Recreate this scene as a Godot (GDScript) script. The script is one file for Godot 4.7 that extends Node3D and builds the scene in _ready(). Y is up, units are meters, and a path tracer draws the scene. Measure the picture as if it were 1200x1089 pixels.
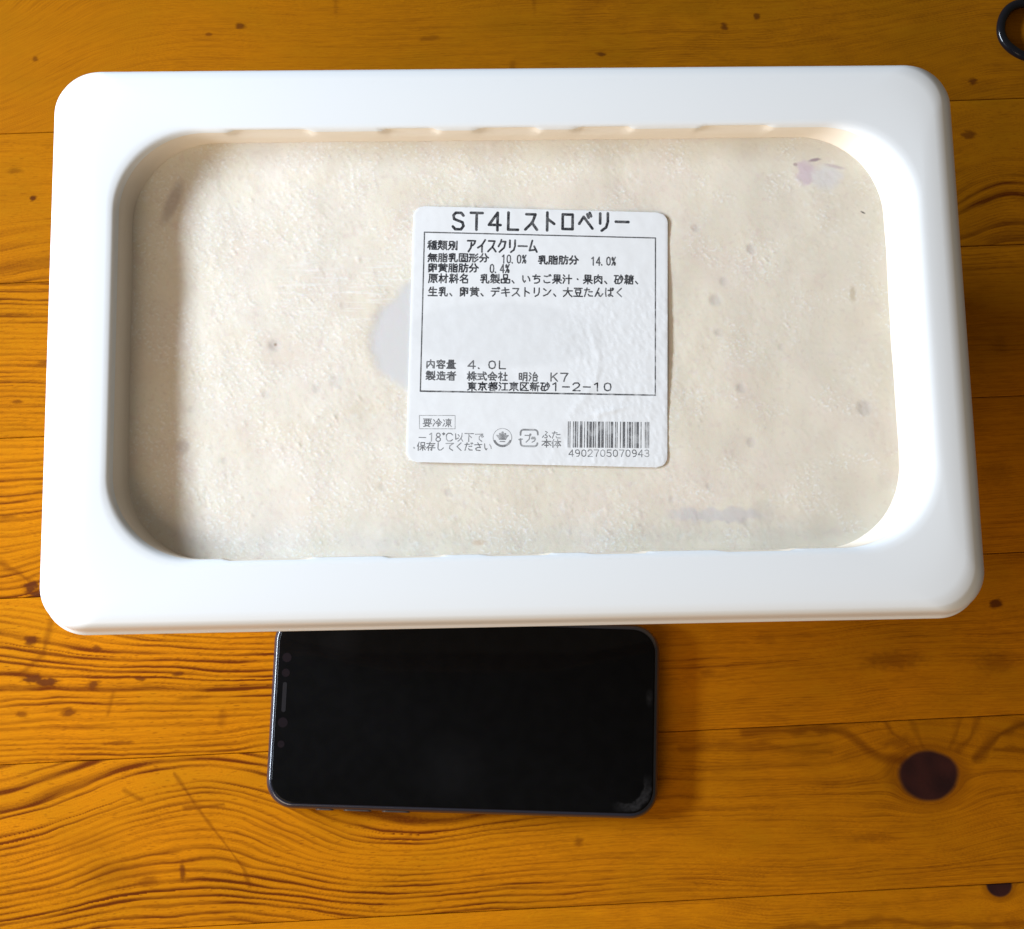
extends Node3D
# A tub of ice cream with a framed lid, a phone and a black ring on a pine table, seen from above. Units: metres; textures and outlines are laid out in millimetres.

const MM := 0.001

func _ready() -> void:
	# camera
	var cam := Camera3D.new(); cam.name = "camera"
	cam.keep_aspect = Camera3D.KEEP_HEIGHT
	cam.fov = 35.78
	cam.near = 0.02; cam.far = 20.0
	cam.transform = Transform3D(Basis(Vector3(0.99942, 0.02684, 0.02091), Vector3(0.01638, 0.15911, -0.98713), Vector3(-0.02982, 0.9869, 0.15858)).orthonormalized(), Vector3(-0.01365, 0.54487, 0.10848))
	add_child(cam)
	cam.current = true
	# the room's own dim light, and the exposure
	var we := WorldEnvironment.new(); we.name = "environment"
	var e := Environment.new()
	e.background_mode = Environment.BG_COLOR
	e.background_color = Color(0.112, 0.099, 0.081).linear_to_srgb()
	e.tonemap_mode = Environment.TONE_MAPPER_LINEAR
	e.tonemap_exposure = 1.24
	e.sdfgi_enabled = true; e.ssao_enabled = true; e.ssil_enabled = true
	we.environment = e
	add_child(we)
	# daylight from the window left of the table
	area_light("window_light", Vector3(-1.1, 0.49, -0.17), Vector3(0.0, 0.1, 0.0), Vector2(0.8, 0.135), lin(0.76, 0.87, 1.0), 3.2)
	# warm light given back by the room behind the table
	area_light("room_light", Vector3(-1.1, 1.1, 1.5), Vector3(0.0, 0.1, 0.0), Vector2(1.3, 1.3), lin(1.0, 0.79, 0.57), 2.1)

	make_table()
	make_tub()
	make_ice_cream()
	make_phone()
	make_ring()


func area_light(called: String, at: Vector3, to: Vector3, size: Vector2, color: Color, energy: float) -> void:
	var l := AreaLight3D.new(); l.name = called
	l.area_size = size
	l.light_color = color
	l.light_energy = energy
	l.area_normalize_energy = true
	l.shadow_enabled = true
	l.set("area_range", 6.0); l.set("area_attenuation", 2.0)
	add_child(l)
	l.look_at_from_position(at, to, Vector3.UP)


# ---------------------------------------------------------------- helpers

func lin(r: float, g: float, b: float) -> Color:
	return Color(r, g, b).linear_to_srgb()


func mat(c: Color, rough := 0.5, spec := 0.5, metal := 0.0) -> StandardMaterial3D:
	var m := StandardMaterial3D.new()
	m.albedo_color = c; m.roughness = rough; m.metallic_specular = spec; m.metallic = metal
	return m


func obj(called: String, mesh: Mesh, m: Material, parent: Node) -> MeshInstance3D:
	var o := MeshInstance3D.new(); o.name = called
	o.mesh = mesh; o.material_override = m
	parent.add_child(o, true)
	return o


func tag(o: Node, label: String, category: String) -> void:
	o.set_meta("label", label); o.set_meta("category", category)


# An outline of a rounded rectangle (half sizes in mm), running from the right side towards the viewer and on round.
func rr(hx: float, hz: float, r: float, y: float, nl := 24, ns := 14, nc := 12) -> PackedVector3Array:
	var p := PackedVector3Array()
	var cx := hx - r
	var cz := hz - r
	for i in ns: p.append(Vector3(hx, y, lerpf(-cz, cz, float(i) / ns)))
	for i in nc: p.append(Vector3(cx + r * cos(PI / 2 * i / nc), y, cz + r * sin(PI / 2 * i / nc)))
	for i in nl: p.append(Vector3(lerpf(cx, -cx, float(i) / nl), y, hz))
	for i in nc: p.append(Vector3(-cx - r * sin(PI / 2 * i / nc), y, cz + r * cos(PI / 2 * i / nc)))
	for i in ns: p.append(Vector3(-hx, y, lerpf(cz, -cz, float(i) / ns)))
	for i in nc: p.append(Vector3(-cx - r * cos(PI / 2 * i / nc), y, -cz - r * sin(PI / 2 * i / nc)))
	for i in nl: p.append(Vector3(lerpf(-cx, cx, float(i) / nl), y, -hz))
	for i in nc: p.append(Vector3(cx + r * sin(PI / 2 * i / nc), y, -cz - r * cos(PI / 2 * i / nc)))
	return p


func tri(st: SurfaceTool, a: Vector3, b: Vector3, c: Vector3) -> void:
	st.add_vertex(a * MM); st.add_vertex(b * MM); st.add_vertex(c * MM)


# Rings that go up the outside, over the top and down the inside.
func loft(st: SurfaceTool, rings: Array) -> void:
	for j in rings.size() - 1:
		var lo: PackedVector3Array = rings[j]
		var hi: PackedVector3Array = rings[j + 1]
		var n := lo.size()
		for i in n:
			var k := (i + 1) % n
			tri(st, lo[i], lo[k], hi[k])
			tri(st, lo[i], hi[k], hi[i])


func cap(st: SurfaceTool, ring: PackedVector3Array, up: bool) -> void:
	var c := Vector3.ZERO
	for p in ring: c += p
	c /= ring.size()
	for i in ring.size():
		var k := (i + 1) % ring.size()
		if up: tri(st, c, ring[i], ring[k])
		else: tri(st, c, ring[k], ring[i])


func begin() -> SurfaceTool:
	var st := SurfaceTool.new()
	st.begin(Mesh.PRIMITIVE_TRIANGLES)
	st.set_smooth_group(0)
	return st


func done(st: SurfaceTool, textured := false) -> ArrayMesh:
	st.generate_normals()
	if textured: st.generate_tangents()
	st.index()
	return st.commit()


func noise(freq: float, sd: int, octaves := 3, kind := FastNoiseLite.TYPE_SIMPLEX_SMOOTH) -> FastNoiseLite:
	var n := FastNoiseLite.new()
	n.noise_type = kind
	n.frequency = freq; n.seed = sd
	n.fractal_type = FastNoiseLite.FRACTAL_FBM if octaves > 1 else FastNoiseLite.FRACTAL_NONE
	n.fractal_octaves = octaves
	return n


func sstep(a: float, b: float, x: float) -> float:
	var t := clampf((x - a) / (b - a), 0.0, 1.0)
	return t * t * (3.0 - 2.0 * t)


# ---------------------------------------------------------------- the table

const SEAM := 124.6
const PLANK := 61.1
const WOOD_W := 2048
const WOOD_H := 209
const WOOD_L := 600.0   # mm of board that one texture covers

# Per board, counted from the seam nearest the phone: how its rings run.
# "bend": rings shifted across the board by a bump [s, width, shift, t, reach in t]; "knot": [s, t, radius along, radius across]; "spot": [s, t, length, breadth, darkness]
# "streak": dark curves [darkness, breadth, s, t, s, t, ...]
func board_spec(k: int) -> Dictionary:
	match k:
		-4: return {"tone": 0.66, "ring": 3.2, "dark": 0.22, "left": 0.40, "right": 0.5, "phase": 0.3,
			"bend": [[-215.0, 45.0, 30.0, 30.0, 60.0], [215.0, 50.0, -14.0, 40.0, 50.0]],
			"spot": [[-98.0, 19.0, 3.0, 1.6, 0.6], [-111.0, 22.0, 1.6, 1.0, 0.5], [-22.7, 27.0, 6.0, 1.4, 0.35], [96.5, 26.0, 2.0, 2.0, 0.6], [110.0, 22.0, 1.8, 1.8, 0.6], [46.0, 36.0, 2.6, 1.2, 0.6], [196.0, 53.0, 2.4, 1.8, 0.6], [-180.0, 30.0, 1.4, 1.4, 0.5], [10.0, 40.0, 1.6, 3.0, 0.3], [-60.0, 8.0, 1.2, 9.0, 0.25], [20.0, 8.0, 1.2, 10.0, 0.25]], "streak": []}
		-3: return {"tone": 0.70, "ring": 5.2, "dark": 0.62, "left": 0.85, "right": 0.85, "phase": 0.1, "plain_until": 26.0,
			"bend": [[205.0, 28.0, -15.0, 30.0, 34.0], [-205.0, 26.0, 5.0, 60.0, 30.0]],
			"spot": [[-180.5, 27.0, 1.8, 1.4, 0.7], [-188.0, 15.5, 3.4, 1.4, 0.35], [192.0, 14.5, 4.0, 2.2, 0.55]], "streak": []}
		-2: return {"tone": 0.78, "ring": 2.2, "dark": 0.7, "left": 0.9, "right": 0.35, "phase": 0.6,
			"bend": [[-160.0, 40.0, 2.0, 20.0, 30.0]],
			"spot": [[-175.0, 32.0, 4.0, 1.0, 0.5], [-186.0, 47.0, 3.0, 0.9, 0.5], [196.0, 40.0, 4.0, 5.0, 0.2]], "streak": []}
		-1: return {"tone": 0.88, "ring": 2.3, "dark": 0.75, "left": 0.9, "right": 0.25, "phase": 0.2,
			"bend": [[-196.0, 34.0, 8.0, 58.0, 26.0]],
			"spot": [[-180.5, 57.0, 3.5, 3.0, 0.8], [-176.5, 60.2, 6.0, 1.8, 0.9], [-190.0, 30.0, 4.0, 1.0, 0.4], [-172.0, 36.0, 2.0, 1.2, 0.5], [189.0, 30.0, 8.0, 6.0, 0.22]], "streak": [[0.4, 1.2, -196.0, 44.0, -186.0, 51.0, -178.0, 58.0]]}
		0: return {"tone": 0.97, "ring": 2.45, "dark": 0.85, "left": 1.0, "right": 0.22, "phase": 0.45,
			"bend": [[-205.0, 58.0, -15.0, 6.0, 28.0], [60.0, 60.0, 2.5, 30.0, 30.0]],
			"spot": [[-179.4, 30.0, 5.0, 2.2, 0.75], [-174.7, 31.6, 6.0, 2.0, 0.8], [-157.4, 33.5, 3.4, 2.2, 0.65], [-166.5, 43.0, 4.0, 2.0, 0.6], [-183.7, 43.0, 2.6, 1.8, 0.5], [-180.0, 16.0, 3.4, 2.4, 0.7], [-156.0, 20.0, 2.0, 1.6, 0.6], [-140.0, 32.0, 2.6, 1.3, 0.6], [-126.0, 31.0, 2.6, 1.2, 0.6], [-110.0, 48.0, 2.0, 4.0, 0.3], [143.0, 38.5, 13.0, 4.0, 0.42], [182.0, 41.0, 10.0, 4.5, 0.35], [184.0, 19.0, 3.4, 2.2, 0.7], [-148.0, 55.0, 8.0, 0.9, 0.5], [-120.0, 40.0, 7.0, 0.8, 0.4], [72.0, 40.0, 3.0, 2.0, 0.3], [95.0, 28.0, 5.0, 2.4, 0.22]],
			"streak": [[0.35, 1.1, -172.0, 6.0, -176.0, 22.0, -184.0, 28.0], [0.3, 1.4, -150.0, 36.0, -152.0, 44.0]]}
		1: return {"tone": 0.95, "ring": 4.6, "dark": 0.82, "left": 1.0, "right": 0.30, "phase": 0.0, "tighter": 27.0,
			"bend": [[-122.0, 52.0, -17.0, 10.0, 44.0], [-40.0, 46.0, 6.0, 26.0, 40.0], [110.0, 40.0, 4.0, 40.0, 26.0]],
			"knot": [[152.0, 20.6, 11.7, 9.4]],
			"spot": [[-150.0, 40.0, 14.0, 7.0, 0.2], [-160.0, 30.0, 16.0, 5.0, 0.18], [-125.4, 41.0, 1.4, 4.0, 0.6], [-138.0, 44.0, 5.0, 2.4, 0.4], [143.0, 15.0, 3.0, 2.6, 0.5], [141.0, 8.0, 7.0, 3.0, 0.35], [20.0, 38.0, 2.0, 2.2, 0.45], [128.0, 42.0, 10.0, 2.0, 0.3], [96.0, 8.0, 30.0, 1.6, 0.2]],
			"streak": [[0.45, 1.7, 84.0, 1.2, 109.0, 1.4, 123.0, 4.0, 134.0, 12.0, 142.0, 15.5], [0.36, 1.5, 137.0, -1.0, 140.0, 5.0, 146.0, 9.5], [0.24, 1.2, 147.0, -1.0, 149.0, 5.0, 151.0, 10.0], [0.5, 2.1, 214.0, 0.5, 194.0, 3.0, 180.0, 7.0, 170.0, 14.5], [0.32, 1.3, 173.0, -1.0, 169.0, 7.0, 164.0, 11.0], [0.26, 1.2, 166.0, -1.0, 164.0, 5.0, 161.0, 10.0], [0.3, 1.5, 60.0, 6.0, 90.0, 6.4, 116.0, 11.0],
				[0.4, 0.7, -128.0, 6.0, -121.0, 17.0, -112.0, 29.0, -103.0, 41.0, -101.0, 47.0], [0.45, 0.8, -124.0, 19.0, -110.0, 18.0], [0.35, 0.8, -146.0, 12.0, -140.0, 15.0], [0.4, 1.6, 178.0, 12.0, 196.0, 15.0, 214.0, 14.0]]}
		2: return {"tone": 1.0, "ring": 8.0, "dark": 0.35, "left": 0.5, "right": 0.8, "phase": 0.7,
			"bend": [[140.0, 60.0, 4.0, 10.0, 30.0]], "knot": [[174.6, 0.0, 4.9, 4.7]], "spot": [], "streak": [[0.4, 1.4, 90.0, 12.0, 130.0, 11.0, 170.0, 14.0, 210.0, 13.0]]}
	return {"tone": 1.0, "ring": 4.0, "dark": 0.5, "left": 0.8, "right": 0.8, "phase": 0.4 + 0.13 * k, "bend": [[40.0 * k, 70.0, 9.0, 30.0, 40.0]], "spot": [], "streak": []}


func seg_dist(p: Vector2, a: Vector2, b: Vector2) -> float:
	var ab := b - a
	return p.distance_to(a + ab * clampf((p - a).dot(ab) / maxf(ab.length_squared(), 1e-6), 0.0, 1.0))


func paint_board(k: int) -> Array:
	var spec := board_spec(k)
	var slow := noise(1.0, 100 + k, 2)
	var fibre := noise(1.0, 200 + k, 2)
	var blotch := noise(1.0, 300 + k, 3)
	var fleck := noise(1.0, 400 + k, 1)
	# darkness painted by spots and streaks first
	var marks := PackedFloat32Array(); marks.resize(WOOD_W * WOOD_H)
	var sx := WOOD_L / WOOD_W
	var sz := PLANK / WOOD_H
	for sp in spec.spot:
		var reach := 1.6
		for j in range(maxi(0, int((sp[1] - sp[3] * reach) / sz)), mini(WOOD_H, int((sp[1] + sp[3] * reach) / sz) + 1)):
			for i in range(maxi(0, int((sp[0] - sp[2] * reach + WOOD_L / 2) / sx)), mini(WOOD_W, int((sp[0] + sp[2] * reach + WOOD_L / 2) / sx) + 1)):
				var s := i * sx - WOOD_L / 2
				var t := j * sz
				var w := 0.4 * blotch.get_noise_2d(s * 0.22, t * 0.5)
				var d := sqrt(pow((s - sp[0]) / sp[2], 2) + pow((t - sp[1]) / sp[3], 2)) + w
				var soft := 0.55 if sp[4] < 0.5 else 0.35
				if sp[4] > 1.0: soft = 0.14
				marks[j * WOOD_W + i] = maxf(marks[j * WOOD_W + i], sp[4] * (1.0 - sstep(0.75 - soft, 0.75 + soft, d)))
	for st in spec.streak:
		for q in range(2, st.size() - 2, 2):
			var a := Vector2(st[q], st[q + 1])
			var b := Vector2(st[q + 2], st[q + 3])
			for j in range(maxi(0, int((minf(a.y, b.y) - 3.0) / sz)), mini(WOOD_H, int((maxf(a.y, b.y) + 3.0) / sz) + 1)):
				for i in range(maxi(0, int((minf(a.x, b.x) - 3.0 + WOOD_L / 2) / sx)), mini(WOOD_W, int((maxf(a.x, b.x) + 3.0 + WOOD_L / 2) / sx) + 1)):
					var p := Vector2(i * sx - WOOD_L / 2, j * sz)
					p.y += 0.9 * fleck.get_noise_2d(p.x * 0.05, 7.0)
					var w: float = st[1] * (1.35 + 0.9 * fleck.get_noise_2d(p.x * 0.12, p.y * 0.1 + 40.0))
					marks[j * WOOD_W + i] = maxf(marks[j * WOOD_W + i], st[0] * (1.0 - sstep(0.0, 1.15 * w, seg_dist(p, a, b))))
	var early := Color(0.505, 0.169, 0.0009)
	var late := Color(0.125, 0.0215, 0.0006)
	var pitch := Color(0.040, 0.014, 0.008)
	var rgb := PackedByteArray(); rgb.resize(WOOD_W * WOOD_H * 3)
	var hgt := PackedByteArray(); hgt.resize(WOOD_W * WOOD_H)
	var knots: Array = spec.get("knot", [])
	var ring: float = spec.ring
	var tighter: float = spec.get("tighter", -1.0)
	var plain: float = spec.get("plain_until", -99.0)
	var near := []
	for i in WOOD_W:
		var s := i * sx - WOOD_L / 2
		near.clear()
		for bd in spec.bend:
			var g: float = exp(-pow((s - bd[0]) / bd[1], 2)) * bd[2]
			if absf(g) > 0.02: near.append([g, bd[3], bd[4]])
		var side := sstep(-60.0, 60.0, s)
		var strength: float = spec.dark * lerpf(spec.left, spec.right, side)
		var wob := 1.6 * slow.get_noise_2d(s * 0.011, 3.0)
		for j in WOOD_H:
			var t := j * sz
			var psi := t + wob + 2.2 * slow.get_noise_2d(s * 0.008, t * 0.03 + 20.0) + 0.35 * slow.get_noise_2d(s * 0.05, t * 0.12 + 50.0)
			for g in near: psi -= g[0] * exp(-pow((t - g[1]) / g[2], 2))
			var core := 0.0
			var halo := 0.0
			for kn in knots:
				var ds: float = (s - kn[0]) / kn[2]
				var dt: float = (t - kn[1]) / kn[3]
				var d2 := ds * ds + dt * dt + 0.07 * fleck.get_noise_2d(s * 0.09, t * 0.09)
				if d2 < 16.0:
					psi -= kn[3] * dt / maxf(d2, 1.0) * (1.0 - sstep(6.0, 16.0, d2))
					core = maxf(core, 1.0 - sstep(0.74, 1.14, d2))
					halo = maxf(halo, (1.0 - sstep(1.0, 2.6, d2)) * 0.4)
			var r := ring
			var u := psi / r + 0.55 * slow.get_noise_2d(s * 0.003 + 70.0, psi * 0.11)
			if tighter > 0.0 and psi > tighter: u = tighter / r + (psi - tighter) / (r * 0.48)
			u += spec.phase + 50.0 + 0.28 * slow.get_noise_2d(s * 0.004, floorf(u) * 3.1)
			var f := u - floorf(u)
			var id := floorf(u)
			var own := 0.55 + 0.45 * sin(id * 12.9898 + k * 4.1)   # rings differ
			own *= 0.75 + 0.5 * fibre.get_noise_2d(s * 0.02, id * 5.0)
			var line := sstep(0.22, 0.80, f) * (1.0 - sstep(0.80, 1.0, f))
			line *= (0.25 + 0.85 * own) * (0.72 + 0.6 * slow.get_noise_2d(s * 0.02, psi * 0.2 + 400.0))
			if plain > 0.0: line *= lerpf(0.25, 1.0, sstep(plain - 8.0, plain + 6.0, t))
			var u2 := psi / 0.92 + 0.4 * fibre.get_noise_2d(s * 0.02, psi * 0.3)
			var f2 := u2 - floorf(u2)
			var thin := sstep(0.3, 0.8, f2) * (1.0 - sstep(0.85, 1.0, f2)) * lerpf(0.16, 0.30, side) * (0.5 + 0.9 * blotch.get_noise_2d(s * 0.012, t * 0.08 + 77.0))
			var mott := blotch.get_noise_2d(s * 0.05, t * 0.13 + 150.0)
			var fib := fibre.get_noise_2d(s * 0.055, psi * 2.1)
			var fine := fibre.get_noise_2d(s * 0.16, psi * 5.5 + 90.0)
			var bl := blotch.get_noise_2d(s * 0.018, t * 0.035)
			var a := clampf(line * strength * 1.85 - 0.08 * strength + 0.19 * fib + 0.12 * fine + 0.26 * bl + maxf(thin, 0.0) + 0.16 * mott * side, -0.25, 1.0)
			var c := early.lerp(late, maxf(a, 0.0))
			if a < 0.0: c = c.lerp(Color(0.60, 0.238, 0.0015), -a * 1.6)
			var m := marks[j * WOOD_W + i]
			var dash := fleck.get_noise_2d(s * 0.22, t * 1.9 + 300.0)
			if dash > 0.56: m = maxf(m, (dash - 0.56) * 1.4 * strength)
			c = c.lerp(late, halo)
			c = c.lerp(late, clampf(m * 1.25, 0.0, 0.9))
			c = c.lerp(pitch, clampf(m - 0.45, 0.0, 1.0) * 0.9)
			if core > 0.0:
				var rr2 := Color(0.018, 0.007, 0.007).lerp(Color(0.052, 0.014, 0.011), 0.5 + 0.35 * fleck.get_noise_2d(s * 0.1, t * 0.1 + 9.0))
				c = c.lerp(rr2, core)
			var tone: float = spec.tone * (1.0 + 0.2 * bl - 0.1 * side)  # side term paints the weaker light on the right into the wood colour
			var at := j * WOOD_W + i
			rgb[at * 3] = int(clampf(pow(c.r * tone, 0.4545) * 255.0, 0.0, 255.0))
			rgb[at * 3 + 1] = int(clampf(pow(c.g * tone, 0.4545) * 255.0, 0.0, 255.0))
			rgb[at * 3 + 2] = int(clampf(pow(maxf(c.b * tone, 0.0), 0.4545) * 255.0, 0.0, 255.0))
			hgt[at] = int(clampf(150.0 + 60.0 * line * strength - 90.0 * m * (1.0 if m < 1.0 else 0.3) + 45.0 * fine + 25.0 * fib, 0.0, 255.0))
	return [rgb, hgt]


func make_table() -> void:
	var table := Node3D.new(); table.name = "wooden_table"
	table.rotation.y = atan(0.027)
	add_child(table)
	tag(table, "orange varnished pine table of parallel planks under the ice cream tub and phone", "table")
	var ks := range(-5, 4)
	var painted := []; painted.resize(ks.size())
	# the outermost boards, out of the frame, share the look of the ones next to them
	var job := WorkerThreadPool.add_group_task(func(n: int) -> void: painted[n + 1] = paint_board(ks[n + 1]), ks.size() - 2)
	WorkerThreadPool.wait_for_group_task_completion(job)
	painted[0] = painted[2]; painted[ks.size() - 1] = painted[ks.size() - 3]
	for n in ks.size():
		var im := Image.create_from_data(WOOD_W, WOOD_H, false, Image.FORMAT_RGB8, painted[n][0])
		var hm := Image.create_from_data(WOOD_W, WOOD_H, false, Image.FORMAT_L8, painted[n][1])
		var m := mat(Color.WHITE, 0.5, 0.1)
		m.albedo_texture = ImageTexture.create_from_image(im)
		m.heightmap_enabled = true
		m.heightmap_texture = ImageTexture.create_from_image(hm)
		m.heightmap_scale = 0.012
		var z0: float = SEAM + PLANK * (ks[n] - 1)
		var st := begin()
		var gap := 0.07
		# cross-section across the board: bottom edge, side, eased arris, top
		var prof := [Vector2(gap, -26.0), Vector2(gap, -0.5), Vector2(gap + 0.08, -0.22), Vector2(gap + 0.22, -0.07), Vector2(gap + 0.5, 0.0), Vector2(PLANK - gap - 0.5, 0.0), Vector2(PLANK - gap - 0.22, -0.07), Vector2(PLANK - gap - 0.08, -0.22), Vector2(PLANK - gap, -0.5), Vector2(PLANK - gap, -26.0)]
		var xs := [-900.0, -300.0, 300.0, 900.0]
		var us := [1.0, 0.0, 1.0, 0.0]
		for i in 3:
			for j in prof.size() - 1:
				var a: Vector2 = prof[j]
				var b: Vector2 = prof[j + 1]
				var quad := [[i, b], [i, a], [i + 1, a], [i + 1, b]]
				for q in [0, 3, 2, 0, 2, 1]:
					var ix: int = quad[q][0]
					var pt: Vector2 = quad[q][1]
					st.set_uv(Vector2(us[ix], clampf(pt.x / PLANK, 0.004, 0.996)))
					st.add_vertex(Vector3(xs[ix], pt.y, pt.x) * MM)
		var o := obj("plank", done(st), m, table)
		o.position.z = z0 * MM


# ---------------------------------------------------------------- the tub

const NOTCH := [[-88.0, -63.5], [-41.0, -24.0], [-11.5, 7.0], [19.0, 36.5], [58.0, 80.0]]

func notch_at(x: float) -> float:
	var v := 0.0
	for n in NOTCH: v = maxf(v, sstep(n[0] - 0.6, n[0] + 1.2, x) * (1.0 - sstep(n[1] - 1.2, n[1] + 0.6, x)))
	return v


func make_tub() -> void:
	var tub := Node3D.new(); tub.name = "ice_cream_tub"
	add_child(tub)
	tag(tub, "large white plastic ice cream tub with wide framed lid and white printed label", "ice cream tub")
	var plastic := mat(lin(0.795, 0.82, 0.84), 0.38, 0.4)
	# the bucket under the lid, hollow
	var st := begin()
	loft(st, [rr(119, 67, 17, 0.0), rr(120.5, 68.5, 18, 0.6), rr(121.5, 69.5, 18, 2.5), rr(126, 74, 17, 60), rr(130, 77.5, 16, 98), rr(130.2, 77.8, 16, 99.4), rr(139.0, 84.6, 13, 99.8), rr(140.8, 86.5, 13, 100.4), rr(141.3, 87.2, 13, 101.6), rr(141.3, 87.2, 13, 104.6), rr(140.8, 86.6, 13, 105.6), rr(139.0, 85.0, 13, 106.0),
		rr(130.5, 78, 15, 106.0), rr(129, 76.5, 15, 105.2), rr(128.4, 75.9, 15, 98), rr(124, 72, 16, 50), rr(119.5, 67.5, 17, 3.0)])
	cap(st, rr(119, 67, 17, 0.0), false)
	cap(st, rr(119.5, 67.5, 17, 3.0), true)
	obj("bucket", done(st), plastic, tub)
	# the lid: a wide frame with a rolled outer edge, a sunken window and the notches along its long inner edges
	var lid := Node3D.new(); lid.name = "lid"
	tub.add_child(lid)
	var P := [120, 40, 18]
	# the window sits a little to the right in its frame, and its right-hand edge rolls over more gently
	var ring := func(hx: float, hz: float, r: float, y: float, dent := 0.0, left := 0.0, right := 0.0) -> PackedVector3Array:
		var p := rr(hx, hz, r, y, P[0], P[1], P[2])
		for i in p.size():
			if dent != 0.0 and absf(p[i].z) > hz - 0.05: p[i].z += signf(p[i].z) * dent * notch_at(p[i].x)
			if left > 1.5 and p[i].z < 0.0: p[i].z += 1.2 * sstep(0.0, 30.0, -p[i].z)
			p[i].x += lerpf(left, right, sstep(-100.0, 100.0, p[i].x))
		return p
	st = begin()
	loft(st, [ring.call(140.4, 85.8, 12, 106.4), ring.call(142.0, 87.4, 13.2, 106.3), ring.call(142.5, 87.9, 13.5, 106.8), ring.call(142.4, 87.8, 13.4, 107.5), ring.call(141.9, 87.3, 13, 108.0), ring.call(141.6, 87.0, 13, 110.0), ring.call(141.4, 86.8, 13, 113.0), ring.call(141.0, 86.7, 13, 115.6), ring.call(140.1, 86.4, 13, 117.4), ring.call(138.8, 85.9, 13, 118.7), ring.call(136.9, 84.8, 13, 119.5), ring.call(134.0, 82.4, 14, 119.9),
		ring.call(128.4, 76.5, 18, 120.0, 0.0, 0.8, 1.6), ring.call(125.4, 69.2, 25, 120.0, 0.0, 2.0, 3.5), ring.call(124.0, 68.2, 26, 119.9, 0.0, 2.2, 3.6), ring.call(123.0, 67.55, 26, 119.6, 0.0, 2.2, 3.4), ring.call(122.3, 67.1, 26, 119.1, 0.4, 2.2, 2.9), ring.call(121.85, 66.82, 26, 118.5, 1.1, 2.2, 2.4)])
	obj("frame", done(st), plastic, lid)
	# the sunken wall of the window
	st = begin()
	loft(st, [ring.call(121.9, 66.84, 26, 118.6, 1.1, 2.2, 2.4), ring.call(121.55, 66.68, 26, 117.9, 1.2, 2.2, 2.0), ring.call(121.2, 66.55, 26, 117.0, 0.9, 2.2, 1.6), ring.call(121.05, 66.54, 26, 116.2, 0.2, 2.2, 1.3), ring.call(120.3, 66.5, 26, 114.2, 0.1, 2.0, 0.4), ring.call(119.3, 66.45, 26, 112.4, 0.0, 1.6, 0.0), ring.call(118.4, 66.4, 26, 111.2, 0.0, 1.6, 0.0), ring.call(117.8, 66.3, 26, 109.2, 0.0, 1.6, 0.0)])
	var wall_m := mat(lin(0.80, 0.72, 0.61), 0.45, 0.35)
	obj("window_rim", done(st), wall_m, lid)
	# the clear film that closes the window
	st = begin()
	cap(st, rr(118.8, 66.3, 26, 111.75, 40, 24, 14), true)
	var film := mat(Color(1, 1, 1, 0.02), 0.12, 0.35)
	film.transparency = BaseMaterial3D.TRANSPARENCY_ALPHA
	obj("clear_film", done(st), film, lid)
	make_label(lid)


# ---------------------------------------------------------------- the ice cream

# small pits in the surface: [x, z, radius, depth]
const PITS := [[-72.9, 0.3, 1.7, 0.75], [58.9, -35.6, 1.2, 0.6], [76.1, -28.7, 1.5, 0.7], [67.0, -18.3, 1.3, 0.6], [64.1, -12.3, 1.7, 0.7], [64.7, -1.8, 1.2, 0.6], [70.8, 15.9, 1.4, 0.6], [108.8, 22.7, 2.1, 0.8], [73.2, 32.9, 1.4, 0.6], [114.3, 45.5, 2.4, 0.25], [76.0, 54.6, 3.0, 0.4], [70.4, 57.7, 1.2, 0.5], [59.4, 46.4, 1.0, 0.5], [48.0, 50.2, 0.9, 0.5], [-60.1, 13.9, 1.3, 0.5], [-75.5, 15.6, 1.2, 0.4], [-54.0, 12.0, 2.0, 0.4], [-20.0, 47.0, 1.2, 0.5], [38.0, 58.0, 0.6, 0.4], [-88.0, 36.0, 1.0, 0.4], [-40.0, 45.0, 1.2, 0.4], [84.0, 3.0, 1.0, 0.4], [-52.0, -12.0, 1.0, 0.3], [-98.0, 20.0, 1.1, 0.4]]

var n_slow := noise(0.018, 11, 3)
var n_crumb := noise(0.26, 12, 4)
var n_grit := noise(0.75, 13, 2)
var n_fleck := noise(0.62, 17, 2)
var n_scrape := noise(1.0, 14, 2)
var n_tint := noise(0.03, 15, 3)
var n_warp := noise(0.12, 16, 2)


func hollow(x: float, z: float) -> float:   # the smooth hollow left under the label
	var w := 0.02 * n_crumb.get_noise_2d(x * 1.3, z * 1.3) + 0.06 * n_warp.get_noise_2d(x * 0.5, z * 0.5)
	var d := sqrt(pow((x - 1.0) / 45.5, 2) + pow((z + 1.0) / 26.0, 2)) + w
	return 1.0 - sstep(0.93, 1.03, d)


func rough_patch(x: float, z: float) -> float:   # where the surface is crumbly, not smeared
	var v := 0.62 + 0.7 * n_slow.get_noise_2d(x + 300.0, z) - 0.22 * sstep(20.0, 80.0, x) + 0.1 * sstep(-20.0, -60.0, x)
	return clampf(v, 0.1, 1.0)


func flecks(x: float, z: float) -> float:   # bright crumbs of frost, gathered in patches, and a few scraped lines
	var patch := sstep(-0.15, 0.4, n_tint.get_noise_2d(x * 1.3 - 350.0, z * 1.6) + 0.25 * sstep(60.0, -90.0, x) - 0.12 * sstep(30.0, 90.0, x))
	var f := sstep(0.28, 0.46, n_fleck.get_noise_2d(x * 1.15, z * 1.3)) * patch
	var zone := exp(-pow((x + 48.0) / 26.0, 2) - pow((z + 18.0) / 13.0, 2))
	var l := sstep(0.28, 0.5, n_scrape.get_noise_2d(x * 0.05 + 60.0, z * 0.75)) * zone
	return maxf(f, l * 0.9)


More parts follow.
